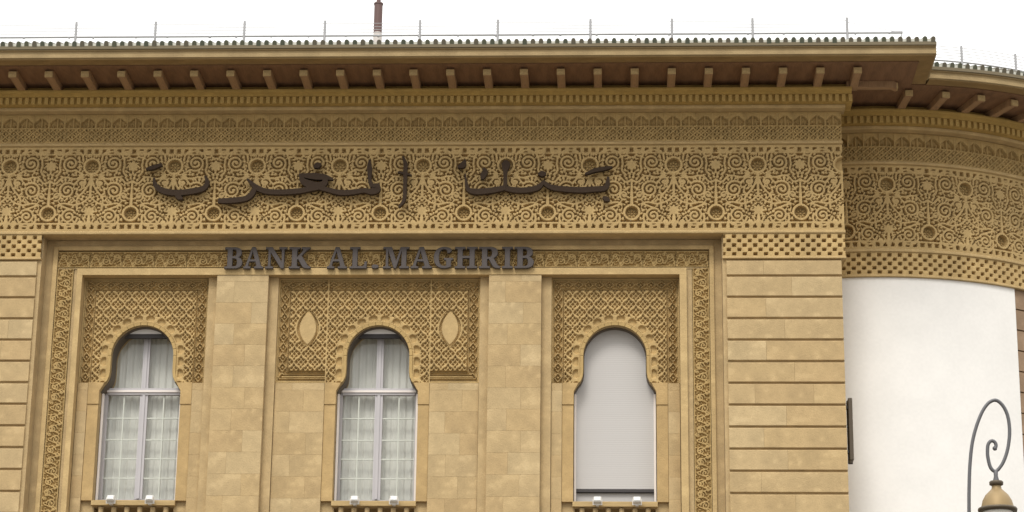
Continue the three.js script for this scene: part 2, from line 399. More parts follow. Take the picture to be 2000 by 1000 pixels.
// ================================================================== BANK BUILDING (main block)
const bank = thing('bank_building', 'ochre stone bank front with carved frieze, three horseshoe arch windows and deep tiled eaves', 'building');
const B = (name, geo, mat, x = 0, y = 0, z = 0, extra) => part(bank, name, geo, mat, [x, y + H, z], 0, extra);
const XL = -4.6, XR = 15.134;                              // ends of the block
const BL = -0.25, BR = 12.87;                              // sides of the recessed bay
const AX = [1.71, 6.275, 10.82], XF = XR + 0.075;                          // window axes

// --- solid wall behind the dressings
B('wall', box(XL, XR, -17.5, 1.49, -12, -1.36), M.stone);
B('wall', box(XL, XR - 0.004, -1.395, 1.50, -1.355, -0.16), M.stone);
B('wall', box(XL, BL, -1.91, -1.40, -1.355, -0.115), M.stone);
B('wall', box(XL, BL, -17.5, -1.911, -1.355, -0.049), M.stone);
B('wall', box(BR, XR - 0.004, -1.91, -1.40, -1.355, -0.115), M.stone);
B('wall', box(BR, XR - 0.004, -17.5, -1.911, -1.355, -0.049), M.stone);
{ // wall of the bay with its three openings
  const s = new THREE.Shape([[BL, -8], [BR, -8], [BR, -1.40], [BL, -1.40]].map(p => new THREE.Vector2(...p)));
  for (const a of AX) { const pts = openingPts().map(([x, y]) => new THREE.Vector2(a + x, y)); s.holes.push(new THREE.Path(pts)); }
  for (const a of AX) s.holes.push(new THREE.Path([[-0.76, -7.9], [-0.76, -6.625], [0.76, -6.625], [0.76, -7.9]].map(([x, y]) => new THREE.Vector2(a + x, y))));
  const g = new THREE.ExtrudeGeometry(s, { depth: 0.69, bevelEnabled: false }); g.translate(0, 0, -1.35);
  B('wall', metres(g), M.stone);
  B('wall', box(BL, BR, -17.5, -8.002, -1.355, -0.4), M.stone);
}

// --- eaves
const EX = 16.83, EZ = 1.70;
B('soffit', box(XL, EX - 0.27, 1.53, 1.60, -1.4, EZ - 0.27), M.soffit);
B('eave_beam', box(XL, EX, 1.548, 1.72, EZ - 0.27, EZ - 0.004), M.beam);
B('eave_beam', box(EX - 0.27, EX - 0.004, 1.548, 1.718, 0.26, EZ - 0.27), M.beam);
B('fascia_board', moulding([[EZ - 0.003, 1.565], [EZ + 0.03, 1.58], [EZ + 0.03, 1.64], [EZ + 0.018, 1.65], [EZ + 0.018, 1.70], [EZ + 0.05, 1.715], [EZ + 0.05, 1.735], [EZ - 0.003, 1.735]], XL, EX + 0.02), M.fascia);
B('fascia_board', box(EX - 0.003, EX + 0.03, 1.565, 1.735, 0.40, EZ - 0.004), M.fascia);
// roof slopes (low pitch, hidden behind the eave from the street)
{
  const P = [], I = [], q = (a, b, c, d) => { const i = P.length / 3; P.push(...a, ...b, ...c, ...d); I.push(i, i + 1, i + 2, i, i + 2, i + 3); };
  const y0 = 1.75, y1 = 3.95;
  q([XL, y0, EZ], [EX, y0, EZ], [9.8, y1, -5.3], [XL, y1, -5.3]);
  q([EX, y0, EZ], [EX, y0, -12.3], [9.8, y1, -5.3], [9.8, y1, -5.301]);
  q([EX, y0, -12.3], [XL, y0, -12.3], [XL, y1, -5.3], [9.8, y1, -5.3]);
  const g = new THREE.BufferGeometry(); g.setAttribute('position', new THREE.Float32BufferAttribute(P, 3)); g.setIndex(I);
  B('roof', metres(g), M.tiles[1]);
  B('roof_board', box(XL, EX + 0.03, 1.737, 1.80, EZ - 0.3, EZ + 0.078), M.bed);
}
// one glazed cover tile (a half-round barrel with its mortared end) and one pan tile between covers
const PITCH = 0.1535, SL = 0.30;
function coverTileGeo() {
  const s = new THREE.Shape(), r = 0.041, h = 0.078;
  s.moveTo(-r, 0); s.lineTo(-r, h); s.absarc(0, h, r, Math.PI, 0, true); s.lineTo(r, 0); s.closePath();
  const g = new THREE.ExtrudeGeometry(s, { depth: 0.9, bevelEnabled: false, curveSegments: 8 }); g.translate(0, 0, -0.9); g.rotateX(SL); return g;
}
function panTileGeo() {
  const w = PITCH / 2 - 0.005, s = new THREE.Shape(); s.moveTo(-w, 0.0); s.lineTo(w, 0.0); s.lineTo(w, 0.10); s.quadraticCurveTo(0, 0.06, -w, 0.10); s.closePath();
  const g = new THREE.ExtrudeGeometry(s, { depth: 0.9, bevelEnabled: false, curveSegments: 6 }); g.translate(0, 0, -0.9); g.rotateX(SL); return g;
}
const coverGeo = coverTileGeo(), panGeo = panTileGeo(), endGeo = new THREE.CylinderGeometry(0.03, 0.03, 0.012, 10).rotateX(Math.PI / 2).translate(0, 0.07, 0.0);
const tileProto = M.tiles.map(m => { const t = new THREE.Mesh(coverGeo, m); t.name = 'cover_tile'; const e = new THREE.Mesh(endGeo, M.tileEnd); e.name = 'tile_end'; t.add(e); return t; });
const nTiles = Math.floor((EX + 0.03 - XL + 2.0) / PITCH);
for (let k = 0; k < nTiles; k++) {
  const x = EX - 0.03 - k * PITCH; if (x < -2.2) break;
  const t = pick(tileProto).clone(); t.position.set(x, H + 1.778 + (rnd() - 0.5) * 0.012, EZ + 0.07 + (rnd() - 0.5) * 0.02); t.rotation.z = (rnd() - 0.5) * 0.08; bank.add(t);
  B('pan_tile', panGeo, M.pan, x - PITCH / 2, 1.776 + (rnd() - 0.5) * 0.01, EZ + 0.05);
}
// brackets under the soffit: a beam with a stepped, paler nose
function bracketGeo() {
  const s = new THREE.Shape([[-0.30, 1.53], [-0.30, 1.405], [-1.15, 1.405], [-1.23, 1.37], [-1.245, 1.37], [-1.245, 1.49], [-1.20, 1.53]].map(p => new THREE.Vector2(...p)));
  const g = new THREE.ExtrudeGeometry(s, { depth: 0.14, bevelEnabled: true, bevelSize: 0.006, bevelThickness: 0.006, bevelSegments: 1 }); g.rotateY(Math.PI / 2); g.translate(-0.07, 0, 0); return metres(g);
}
const brGeo = bracketGeo(), noseGeo = new RoundedBoxGeometry(0.155, 0.115, 0.035, 2, 0.01).translate(0, 1.432, 1.262);
for (let k = -4; k < 24; k++) { const b = B('bracket', brGeo, M.bracket, -0.757 + 0.7036 * k, 0, 0); part(b, 'bracket_nose', noseGeo, M.trim); }
for (const z of [0.40]) { const b = part(bank, 'bracket', brGeo, M.bracket, [XR - 0.14, H + 0.005, z], Math.PI / 2); part(b, 'bracket_nose', noseGeo, M.trim); }

// --- cornice with dentils
const crown = [[-0.17, 1.30], [0.40, 1.30], [0.44, 1.325], [0.50, 1.345], [0.52, 1.375], [0.52, 1.40], [0.31, 1.40], [0.31, 1.528], [-0.17, 1.528]];
B('cornice', moulding(crown, XL, XR + 0.25), M.dent);
B('cornice', moulding([[-0.17, 1.155], [0.335, 1.155], [0.335, 1.298], [-0.17, 1.298]], XL, XR + 0.27), M.dent);
B('cornice', moulding([[-0.17, 1.088], [0.0, 1.088], [0.06, 1.07], [0.20, 1.085], [0.215, 1.10], [0.215, 1.15], [0.19, 1.153], [-0.17, 1.153]], XL, XR + 0.14), M.trim);
const dentGeo = block(0.072, 0.135, 0.05, 0.006);
for (let x = XR + 0.23; x > -1.6; x -= 0.1283) B('dentil', dentGeo, M.dentil, x, 1.1645 + 0.0675, 0.336);
B('wall', box(XR - 0.006, XF - 0.002, -1.90, 1.08, -1.3, -0.13), M.carvedB);
B('moulding', moulding([[-0.17, 0.403], [0.0, 0.403], [0.045, 0.415], [0.055, 0.44], [0.045, 0.462], [0.02, 0.478], [-0.17, 0.478]], XL, XF + 0.012), M.trim);
B('moulding', moulding([[-0.17, -1.402], [0.02, -1.402], [0.03, -1.39], [0.03, -1.352], [0.015, -1.337], [-0.17, -1.337]], XL, XF + 0.012), M.trim);

// --- upper frieze, great frieze, lattice over the piers
const arcGeo = relief(0, 0.93, UP0 + 0.002, UP1 + 0.004, 0.0105, 0.11, arcadeH);
for (let x = XF - 0.93; x > -2.6; x -= 0.93) B('arcade_panel', arcGeo, M.carvedB, x, 0, 0.01);
const friGeo = relief(-0.81, 0.81, FB + 0.001, FT + 0.001, 0.0095, 0.085, friezeH);
const friEnd = relief(-0.81, XF - (-1.0033 + PER * 10), FB + 0.001, FT + 0.001, 0.0095, 0.085, friezeH);
function rosetteGeo(r) {                                   // a shallow cup, eight petals and a boss
  const parts = [];
  for (let k = 0; k < 8; k++) { const a = k * Math.PI / 4, g = new THREE.SphereGeometry(r * 0.24, 8, 6); g.scale(1.25, 0.8, 0.55); g.translate(r * 0.62, 0, 0); g.rotateZ(a); parts.push(g); }
  const c = new THREE.SphereGeometry(r * 0.2, 10, 6); c.scale(1, 1, 0.7); parts.push(c);
  const ring = new THREE.TorusGeometry(r * 0.97, r * 0.06, 6, 24); parts.push(ring);
  return mergeGeometries(parts);
}
const rosA = rosetteGeo(0.118), rosB = rosetteGeo(0.106);
function rosettes(p, R, hideA, hideB) {
  const bend = u => R ? [R * Math.sin(u / R), R * Math.cos(u / R), u / R] : [u, 0, 0];
  if (!hideA) { const [x, z] = bend(0); part(p, 'rosette', rosA, M.carvedB, [x, 0, z - 0.105]); }
  if (!hideB) { const [x, z, a] = bend(0.81), d = -0.105; part(p, 'rosette', rosB, M.carvedB, R ? [(R + d) * Math.sin(a), LOW, (R + d) * Math.cos(a)] : [x, LOW, z + d], a); }
}
for (let k = -1; k < 10; k++) rosettes(B('carved_panel', friGeo, M.carved, -1.0033 + PER * k, 0, 0));
B('carved_panel', friEnd, M.carved, -1.0033 + PER * 10, 0, 0);
const latR = relief(BR + 0.02, XF, -1.866, -1.404, 0.0105, 0.10, latticeH), latL = relief(-2.4, BL - 0.02, -1.866, -1.404, 0.0105, 0.10, latticeH);
B('lattice_panel', latR, M.carved, 0, 0, 0.005); B('lattice_panel', latL, M.carved, 0, 0, 0.005);
for (const [a, b] of [[XL, BL - 0.004], [BR + 0.004, XF + 0.012]]) B('moulding', moulding([[-0.12, -1.908], [0.012, -1.908], [0.02, -1.90], [0.02, -1.874], [0.008, -1.865], [-0.12, -1.865]], a, b), M.trim);

// --- piers either side: courses with open horizontal joints
const PITCHC = 0.4213;
for (const [x0, x1, sd] of [[BR + 0.075, XR - 0.004, 0], [-3.0, BL - 0.075, 1]]) {
  for (let i = -1; i < 12; i++) {
    const top = i < 0 ? -1.945 : -2.270 - i * PITCHC, bot = -2.229 - (i + 1) * PITCHC;
    const h = top - bot, cuts = [x0];
    let cut = x0 + (i % 2 ? 0.62 : 1.18) + (rnd() - 0.5) * 0.25;
    while (cut < x1 - 0.3) { cuts.push(cut); cut += 1.0 + rnd() * 0.5; }
    cuts.push(x1);
    for (let c = 0; c < cuts.length - 1; c++) B('stone_block', block(cuts[c + 1] - cuts[c] - 0.0008, h, 0.05, 0.012, Math.floor(rnd() * 5)), pick(M.ashlar), (cuts[c] + cuts[c + 1]) / 2, (top + bot) / 2, -0.0515);
  }
}
// --- frame of the bay
for (const sd of [-1, 1]) {
  const X = x => sd < 0 ? x : 6.31 * 2 - x;                // measured on the left, mirrored to the right
  const bx = (a, b, y0, y1, z0, z1) => box(Math.min(X(a), X(b)), Math.max(X(a), X(b)), y0, y1, z0, z1);
  B('frame_moulding', bx(-0.249, -0.10, -7.9, -1.402, -0.66, -0.40), M.stone);
  B('frame_moulding', bx(-0.0985, -0.015, -7.9, -1.532, -0.66, -0.345), M.trim);
  B('frame_moulding', bx(0.318, sd < 0 ? 0.388 : 0.421, -7.9, -1.985, -0.66, -0.415), M.stone);
  B('frame_moulding', bx(sd < 0 ? 0.392 : 0.425, sd < 0 ? 0.495 : 0.56, -7.9, -1.985, -0.66, -0.33), M.trim);
}
B('frame_moulding', box(-0.098, 12.718, -1.528, -1.402, -0.66, -0.39), M.stone);
B('frame_moulding', box(-0.012, 12.632, -1.605, -1.53, -0.66, -0.345), M.trim);
B('frame_moulding', box(0.395, 12.192, -2.115, -1.982, -0.66, -0.328), M.trim);
B('frame_moulding', box(0.0, 12.62, -1.980, -1.957, -0.66, -0.40), M.stone);
const bandGeo = relief(0, 0.62, 0, 0.31, 0.0078, 0.045, bandH);
for (let k = 0; k < 20; k++) B('carved_band', bandGeo, M.carvedB, -0.01 + k * 0.632, -1.945, -0.385);
const bandV = bandGeo.clone().rotateZ(Math.PI / 2);
for (let k = 0; k < 9; k++) { B('carved_band', bandV, M.carvedB, 0.305, -1.965 - (k + 1) * 0.62, -0.385); B('carved_band', bandV, M.carvedB, 12.625, -1.965 - (k + 1) * 0.62, -0.385); }
B('wall', box(-0.012, 12.632, -1.96, -1.607, -0.658, -0.435), M.carvedB);
for (const x of [-0.012, 12.308]) B('wall', box(x, x + 0.325, -7.9, -1.962, -0.658, -0.435), M.carvedB);

// --- plain piers between the windows and the ashlar under the panels
function ashlar(x0, x1, top, bot, zb, zf, split) {
  for (let i = 0; i < 14; i++) {
    const yt = Math.min(top, -2.25 - (i - 1) * PITCHC), yb = Math.max(bot, -2.25 - i * PITCHC);
    if (yt - yb < 0.03) continue;
    const cuts = [x0]; if (x1 - x0 > split) { let c = x0 + (x1 - x0) * (i % 2 ? 0.36 : 0.64) + (rnd() - 0.5) * 0.12; cuts.push(c); } cuts.push(x1);
    for (let c = 0; c < cuts.length - 1; c++) B('stone_block', block(cuts[c + 1] - cuts[c] - 0.0012, yt - yb - 0.0014, zf - zb, 0.002, Math.floor(rnd() * 6)), pick(M.ashlar), (cuts[c] + cuts[c + 1]) / 2, (yt + yb) / 2, zb);
  }
}
const BAYS = [[0.50, 3.13], [4.13, 8.40], [9.41, 12.055]], PAN = [[0.50, 2.945], [4.31, 8.225], [9.605, 12.055]];
ashlar(3.13, 4.13, -2.118, -7.3, -0.66, -0.345, 0.8); ashlar(8.40, 9.41, -2.118, -7.3, -0.66, -0.345, 0.8);
// stepped margins of the three window bays
for (const [a, b] of [[PAN[0][1] + 0.002, BAYS[0][1] - 0.002], [BAYS[1][0] + 0.002, PAN[1][0] - 0.002], [PAN[1][1] + 0.002, BAYS[1][1] - 0.002], [BAYS[2][0] + 0.002, PAN[2][0] - 0.002]]) {
  B('margin_moulding', box(a, b, -7.3, -2.12, -0.66, -0.50), M.stone);
}
// carved panels round the arches
AX.forEach((ax, i) => {
  const [p0, p1] = PAN[i], al = i === 1, h = panelH(p0 - ax, p1 - ax, al);
  const g = relief(p0 - ax, p1 - ax, PB, PT, 0.0105, 0.07, h, { skip: (x, y) => Math.abs(x) < openHalf(y) + 0.012 });
  const panel = B('window_panel', g, M.carved, ax, 0, -0.578);
  // the ring of the arch, stone by stone
  for (let k = 0; k < 15; k++) {
    const a0 = Math.PI * k / 15 + 0.006, a1 = Math.PI * (k + 1) / 15 - 0.006, s = new THREE.Shape();
    for (let q = 0; q <= 4; q++) { const a = a0 + (a1 - a0) * q / 4; s[q ? 'lineTo' : 'moveTo'](AR * Math.cos(a), AC + AR * Math.sin(a)); }
    for (let q = 4; q >= 0; q--) { const a = a0 + (a1 - a0) * q / 4, r = AR + 0.058; s.lineTo(r * Math.cos(a), AC + r * Math.sin(a)); }
    const v = new THREE.ExtrudeGeometry(s, { depth: 0.075, bevelEnabled: false }); v.translate(0, 0, -0.068);
    part(panel, 'voussoir', metres(v), M.carvedB);
  }
  for (const sg of [-1, 1]) {                              // the legs of the ring and their flared feet
    const s = new THREE.Shape(); s.moveTo(sg * AR, AC - 0.004);
    for (const [x, y] of flare.slice(0, 3)) s.lineTo(sg * x, y);
    s.lineTo(sg * (flare[2][0] + 0.04), flare[2][1] - 0.02); s.lineTo(sg * (AR + 0.058), AC - 0.36); s.lineTo(sg * (AR + 0.058), AC - 0.004);
    const v = new THREE.ExtrudeGeometry(s, { depth: 0.075, bevelEnabled: false }); v.translate(0, 0, -0.068);
    part(panel, 'arch_leg', metres(v), M.carvedB);
    const t = new THREE.Shape(); t.moveTo(sg * 1.0, PB - 0.004); t.lineTo(sg * 0.70, PB - 0.004); for (const [x, y] of flare.slice(3)) t.lineTo(sg * x, y); t.lineTo(sg * JW, -4.63); t.lineTo(sg * 1.0, -4.63);
    const w = new THREE.ExtrudeGeometry(t, { depth: 0.095, bevelEnabled: true, bevelSize: 0.004, bevelThickness: 0.004, bevelSegments: 1 }); w.translate(0, 0, -0.08);
    part(panel, 'impost', metres(w), M.jamb);
    part(panel, 'jamb', metres(new RoundedBoxGeometry(0.216, 1.879, 0.10, 1, 0.004).translate(sg * 0.897, -5.5715, -0.050)), M.jamb);
  }
  if (al) for (const sg of [-1, 1]) {
    const s = new THREE.Shape(); const N = 14;
    for (let q = 0; q <= N; q++) { const t = -1 + 2 * q / N, x = 0.150 * (1 - Math.pow(Math.abs(t), 2.1)); s[q ? 'lineTo' : 'moveTo'](x, 0.315 * t); }
    for (let q = N; q >= 0; q--) { const t = -1 + 2 * q / N, x = -0.150 * (1 - Math.pow(Math.abs(t), 2.1)); s.lineTo(x, 0.315 * t); }
    const v = new THREE.ExtrudeGeometry(s, { depth: 0.03, bevelEnabled: true, bevelSize: 0.012, bevelThickness: 0.02, bevelSegments: 2 });
    v.translate(sg * 1.375, -3.125, -0.05); part(panel, 'almond_medallion', metres(v), M.trim);
  }
  // ashlar below the panels, either side of the opening
  ashlar(p0 + 0.004, ax - 1.008, PB - 0.012, -7.3, -0.66, -0.555, 0.7); ashlar(ax + 1.008, p1 - 0.004, PB - 0.012, -7.3, -0.66, -0.555, 0.7);
  // sill, and the balustrade in the opening below it
  B('window_sill', new RoundedBoxGeometry(1.60, 0.10, 0.68, 2, 0.008).translate(0, -6.56, -0.875), M.trim, ax);
  const bal = B('balustrade', box(-0.76, 0.76, -7.9, -7.75, -0.72, -0.55), M.stone, ax);
  const bg = new THREE.LatheGeometry([[0.05, -7.74], [0.05, -7.6], [0.03, -7.5], [0.055, -7.3], [0.05, -7.1], [0.028, -6.9], [0.03, -6.8], [0.052, -6.76], [0.052, -6.626]].map(p => new THREE.Vector2(...p)), 10);
  for (let k = 0; k < 6; k++) part(bal, 'baluster', bg, M.stone, [-0.62 + k * 0.248, 0, -0.64]);
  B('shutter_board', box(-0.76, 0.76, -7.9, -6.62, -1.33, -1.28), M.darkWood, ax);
});

// --- windows
const bars = (list) => mergeGeometries(list.map(b => box(...b)));
AX.forEach((ax, i) => {
  const zf = -1.0, closed = i === 2;
  const win = B('window', bars([[-0.80, -0.70, -6.50, -3.0, zf - 0.07, zf], [0.70, 0.80, -6.50, -3.0, zf - 0.07, zf], [-0.70, 0.70, -6.50, -6.40, zf - 0.07, zf]]), M.frame, ax, 0, 0, { label: closed ? 'arched window closed by a pale roller shutter' : 'arched casement window with pale curtain behind its panes' });
  const W = (name, geo, mat) => part(win, name, geo, mat);
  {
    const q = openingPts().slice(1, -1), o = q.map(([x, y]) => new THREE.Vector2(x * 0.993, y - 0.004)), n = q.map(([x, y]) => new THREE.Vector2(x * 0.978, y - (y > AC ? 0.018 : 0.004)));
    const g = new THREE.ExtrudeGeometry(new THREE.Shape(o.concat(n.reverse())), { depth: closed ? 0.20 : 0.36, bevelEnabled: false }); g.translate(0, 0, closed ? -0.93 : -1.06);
    W('arch_shade_strip', g, M.archShade);  // added dark strip, painting the shade of the reveal
  }
  for (const sg of [-1, 1]) W('guide_rail', box(sg * 0.757 - 0.02, sg * 0.757 + 0.02, -6.50, -4.37, -0.86, -0.80), M.rail);
  if (closed) {
    const n = 78, P = [];                                  // ribbed curtain of the roller shutter
    const prof = []; for (let k = 0; k <= n; k++) { const y = -6.205 + k * 0.0425; prof.push([-0.86, y], [-0.8588, y + 0.021]); }
    const s = [[-0.9, -6.205], ...prof, [-0.9, -2.98]];
    W('roller_shutter', moulding(s, -0.772, 0.772), M.shutter);
    W('bottom_bar', box(-0.765, 0.765, -6.268, -6.208, -0.90, -0.84), M.darkBar);
    W('sill_panel', box(-0.74, 0.74, -6.50, -6.275, -0.96, -0.91), M.shutter);
    W('curtain', box(-0.79, 0.79, -6.5, -2.95, -1.24, -1.22), M.curtain);
    return;
  }
  W('transom', bars([[-0.70, 0.70, -4.345, -4.215, zf - 0.08, zf + 0.03]]), M.frame);
  W('transom', bars([[-0.72, 0.72, -4.300, -4.262, zf + 0.031, zf + 0.055]]), M.rail);
  W('header_panel', box(-0.70, 0.70, -3.175, -2.95, -0.86, -0.80), M.header);
  W('header_bar', box(-0.70, 0.70, -3.255, -3.177, -0.87, -0.79), M.darkBar);
  W('mullion', bars([[-0.075, -0.004, -6.40, -4.345, zf - 0.06, zf + 0.006], [0.004, 0.075, -6.40, -4.345, zf - 0.06, zf + 0.006], [-0.025, 0.025, -6.39, -4.35, zf + 0.007, zf + 0.03]]), M.frame);
  W('mullion', bars([[-0.065, 0.065, -4.215, -3.2, zf - 0.06, zf + 0.004], [-0.022, 0.022, -4.214, -3.201, zf + 0.005, zf + 0.025]]), M.frame);
  const xs = [0.077, 0.388, 0.70], ys = [-6.398, -5.985, -5.605, -5.232, -4.805, -4.35];
  for (const sg of [-1, 1]) {
    W('muntin', box(sg * 0.388 - 0.013, sg * 0.388 + 0.013, -6.398, -4.35, zf - 0.05, zf - 0.012), M.muntin);
    for (let k = 1; k < 5; k++) W('muntin', box(Math.min(sg * 0.077, sg * 0.70), Math.max(sg * 0.077, sg * 0.70), ys[k] - 0.012, ys[k] + 0.012, zf - 0.048, zf - 0.014), M.muntin);
    for (let c = 0; c < 2; c++) for (let k = 0; k < 5; k++) {
      const g = new THREE.PlaneGeometry(xs[c + 1] - xs[c] - 0.01, ys[k + 1] - ys[k] - 0.01).translate(sg * (xs[c] + xs[c + 1]) / 2, (ys[k] + ys[k + 1]) / 2, zf - 0.031); W('pane', g, M.glass);
    }
    W('pane', new THREE.PlaneGeometry(0.63, 1.01).translate(sg * 0.383, -3.707, zf - 0.03), M.glass);
  }
  { // gathered curtain
    const g = new THREE.PlaneGeometry(1.56, 3.5, 120, 1), p = g.attributes.position;
    for (let k = 0; k < p.count; k++) p.setZ(k, 0.010 * Math.sin(p.getX(k) * 43) + 0.005 * Math.sin(p.getX(k) * 91 + 1));
    g.translate(0, -4.74, zf - 0.2); g.computeVertexNormals(); W('curtain', g, M.curtain);
  }
});

// ================================================================== CURVED WING
const WX = 15.98, WZ = -6.37, WR = 5.2, A0 = -0.164, A1 = 1.45;
const wing = thing('curved_wing', 'round ended wing with a tall blank white wall, set back right of the main front', 'building', [WX, 0, WZ]);
const V = (name, geo, mat, ry = 0, y = 0, extra) => part(wing, name, geo, mat, [0, y + H, 0], ry, extra);
const wallP = (r0, r1, y0, y1) => [[r0, y0], [r1, y0], [r1, y1], [r0, y1]];
V('wall', sweep(wallP(-0.5, -0.16, -1.40, 1.5), WR, A0, A1), M.stone);
V('wall', sweep(wallP(-0.5, -0.125, -17.5, -1.401), WR, A0, A1), M.stone);
V('white_wall', sweep(wallP(-0.122, -0.035, -14, -1.912), WR, A0, 0.556, 40), M.white, 0, 0, { label: 'tall blank white rendered panel of the curved wall' });
for (let i = 0; i < 13; i++) for (let c = 0; c < 3; c++) {                  // stone beyond the panel, its shading put into a darker brown
  const a0 = 0.557 + c * 0.17, a1 = a0 + 0.168, top = -1.915 - i * PITCHC; V('stone_block', sweep(wallP(-0.122, -0.062, top - PITCHC + 0.03, top), WR, a0, a1, 6), M.shadedStone);
}
V('soffit', sweep([[-0.3, 1.536], [1.44, 1.536], [1.44, 1.59], [-0.3, 1.59]], WR, A0, A1), M.soffit);
V('eave_beam', sweep(wallP(1.43, 1.696, 1.552, 1.716), WR, 0.13, A1), M.beam);
V('fascia_board', sweep([[1.697, 1.565], [1.73, 1.58], [1.73, 1.64], [1.718, 1.65], [1.718, 1.70], [1.75, 1.715], [1.75, 1.735], [1.697, 1.735]], WR, 0.123, A1), M.fascia);
V('roof_board', sweep(wallP(1.4, 1.778, 1.737, 1.80), WR, 0.123, A1), M.bed);
V('roof', sweep([[1.7, 1.76], [-4.9, 3.9], [-4.9, 3.85], [1.7, 1.74]], WR, 0.1, A1), M.tiles[1]);
for (let k = 0; k < 34; k++) {
  const a = 0.128 + k * PITCH / 6.95, r = WR + 1.77;
  const t = pick(tileProto).clone(); t.position.set(r * Math.sin(a), H + 1.778 + (rnd() - 0.5) * 0.01, r * Math.cos(a)); t.rotation.y = a; wing.add(t);
  const b = a + PITCH / 13.9; part(wing, 'pan_tile', panGeo, M.pan, [(r - 0.02) * Math.sin(b), H + 1.776, (r - 0.02) * Math.cos(b)], b);
}
const brW = brGeo.clone().translate(0, 0.006, WR), noseW = noseGeo.clone().translate(0, 0.006, WR);
for (let k = 0; k < 7; k++) { const b = V('bracket', brW, M.bracket, 0.085 + 0.1135 * k); part(b, 'bracket_nose', noseW, M.trim); }
V('cornice', sweep(crown, WR, A0, A1), M.dent);
V('cornice', sweep(wallP(-0.17, 0.335, 1.155, 1.298), WR, A0, A1), M.dent);
V('cornice', sweep([[-0.17, 1.088], [0.0, 1.088], [0.06, 1.07], [0.20, 1.085], [0.215, 1.10], [0.215, 1.15], [0.19, 1.153], [-0.17, 1.153]], WR, A0, A1), M.trim);
const dentW = dentGeo.clone().translate(0, 1.232, WR + 0.336);
for (let a = A0 + 0.02; a < 0.75; a += 0.1283 / (WR + 0.36)) V('dentil', dentW, M.dentil, a);
V('moulding', sweep([[-0.17, 0.403], [0.0, 0.403], [0.045, 0.415], [0.055, 0.44], [0.045, 0.462], [0.02, 0.478], [-0.17, 0.478]], WR, A0, A1), M.trim);
V('moulding', sweep([[-0.17, -1.402], [0.02, -1.402], [0.03, -1.39], [0.03, -1.352], [0.015, -1.337], [-0.17, -1.337]], WR, A0, A1), M.trim);
V('moulding', sweep([[-0.13, -1.908], [0.012, -1.908], [0.02, -1.90], [0.02, -1.874], [0.008, -1.865], [-0.13, -1.865]], WR, A0, A1), M.trim);
const arcW = relief(0, 0.93, UP0 + 0.002, UP1 + 0.004, 0.0105, 0.11, arcadeH, { R: WR });
for (let k = 0; k < 5; k++) V('arcade_panel', arcW, M.carvedB, (-0.85 + k * 0.93) / WR);
const friW = relief(-0.81, 0.81, FB + 0.001, FT + 0.001, 0.0095, 0.085, friezeH, { R: WR });
const friW0 = relief(0.2, 0.81, FB + 0.001, FT + 0.001, 0.0095, 0.085, friezeH, { R: WR });
for (let k = 0; k < 3; k++) rosettes(V('carved_panel', friW, M.carved, (0.2 + k * PER) / WR), WR);
rosettes(V('carved_panel', friW0, M.carved, (0.2 - PER) / WR), WR, true);
const latW = relief(-0.85, 3.3, -1.866, -1.404, 0.0105, 0.10, latticeH, { R: WR });
V('lattice_panel', latW, M.carved);

// ================================================================== SIGNS
function strokeShape(pts) {                                // [x, y, halfwidth] brush line -> outline
  const c = new THREE.CatmullRomCurve3(pts.map(p => new THREE.Vector3(p[0], p[1], p[2])), false, 'centripetal').getPoints(pts.length * 5);
  const L = [], Rr = [];
  for (let i = 0; i < c.length; i++) {
    const a = c[Math.max(0, i - 1)], b = c[Math.min(c.length - 1, i + 1)], dx = b.x - a.x, dy = b.y - a.y, l = Math.hypot(dx, dy) || 1, w = Math.max(0.008, c[i].z);
    L.push(new THREE.Vector2(c[i].x - dy / l * w, c[i].y + dx / l * w)); Rr.push(new THREE.Vector2(c[i].x + dy / l * w, c[i].y - dx / l * w));
  }
  return L.concat(Rr.reverse());
}
// extruded brush stroke as a closed strip (robust where a shape would cross itself)
function strokeGeo(pts, z0, z1) {
  const o = strokeShape(pts), n = o.length / 2, P = [], I = [];
  for (let i = 0; i < n; i++) { const l = o[i], r = o[2 * n - 1 - i]; P.push(l.x, l.y, z1, r.x, r.y, z1, l.x, l.y, z0, r.x, r.y, z0); }
  for (let i = 0; i < n - 1; i++) { const a = 4 * i, b = a + 4; I.push(a, a + 1, b + 1, a, b + 1, b, a + 2, b + 2, b + 3, a + 2, b + 3, a + 3, a, b, b + 2, a, b + 2, a + 2, a + 1, a + 3, b + 3, a + 1, b + 3, b + 1); }
  I.push(0, 2, 3, 0, 3, 1); const e = 4 * (n - 1); I.push(e, e + 1, e + 3, e, e + 3, e + 2);
  const g = new THREE.BufferGeometry(); g.setAttribute('position', new THREE.Float32BufferAttribute(P, 3)); g.setIndex(I); const q = g.toNonIndexed(); q.computeVertexNormals(); return q;
}
const arabic = thing('arabic_sign', 'dark bronze Arabic calligraphy lettering fixed across the carved frieze', 'sign', [5.9, H - 0.5, 0.06]);
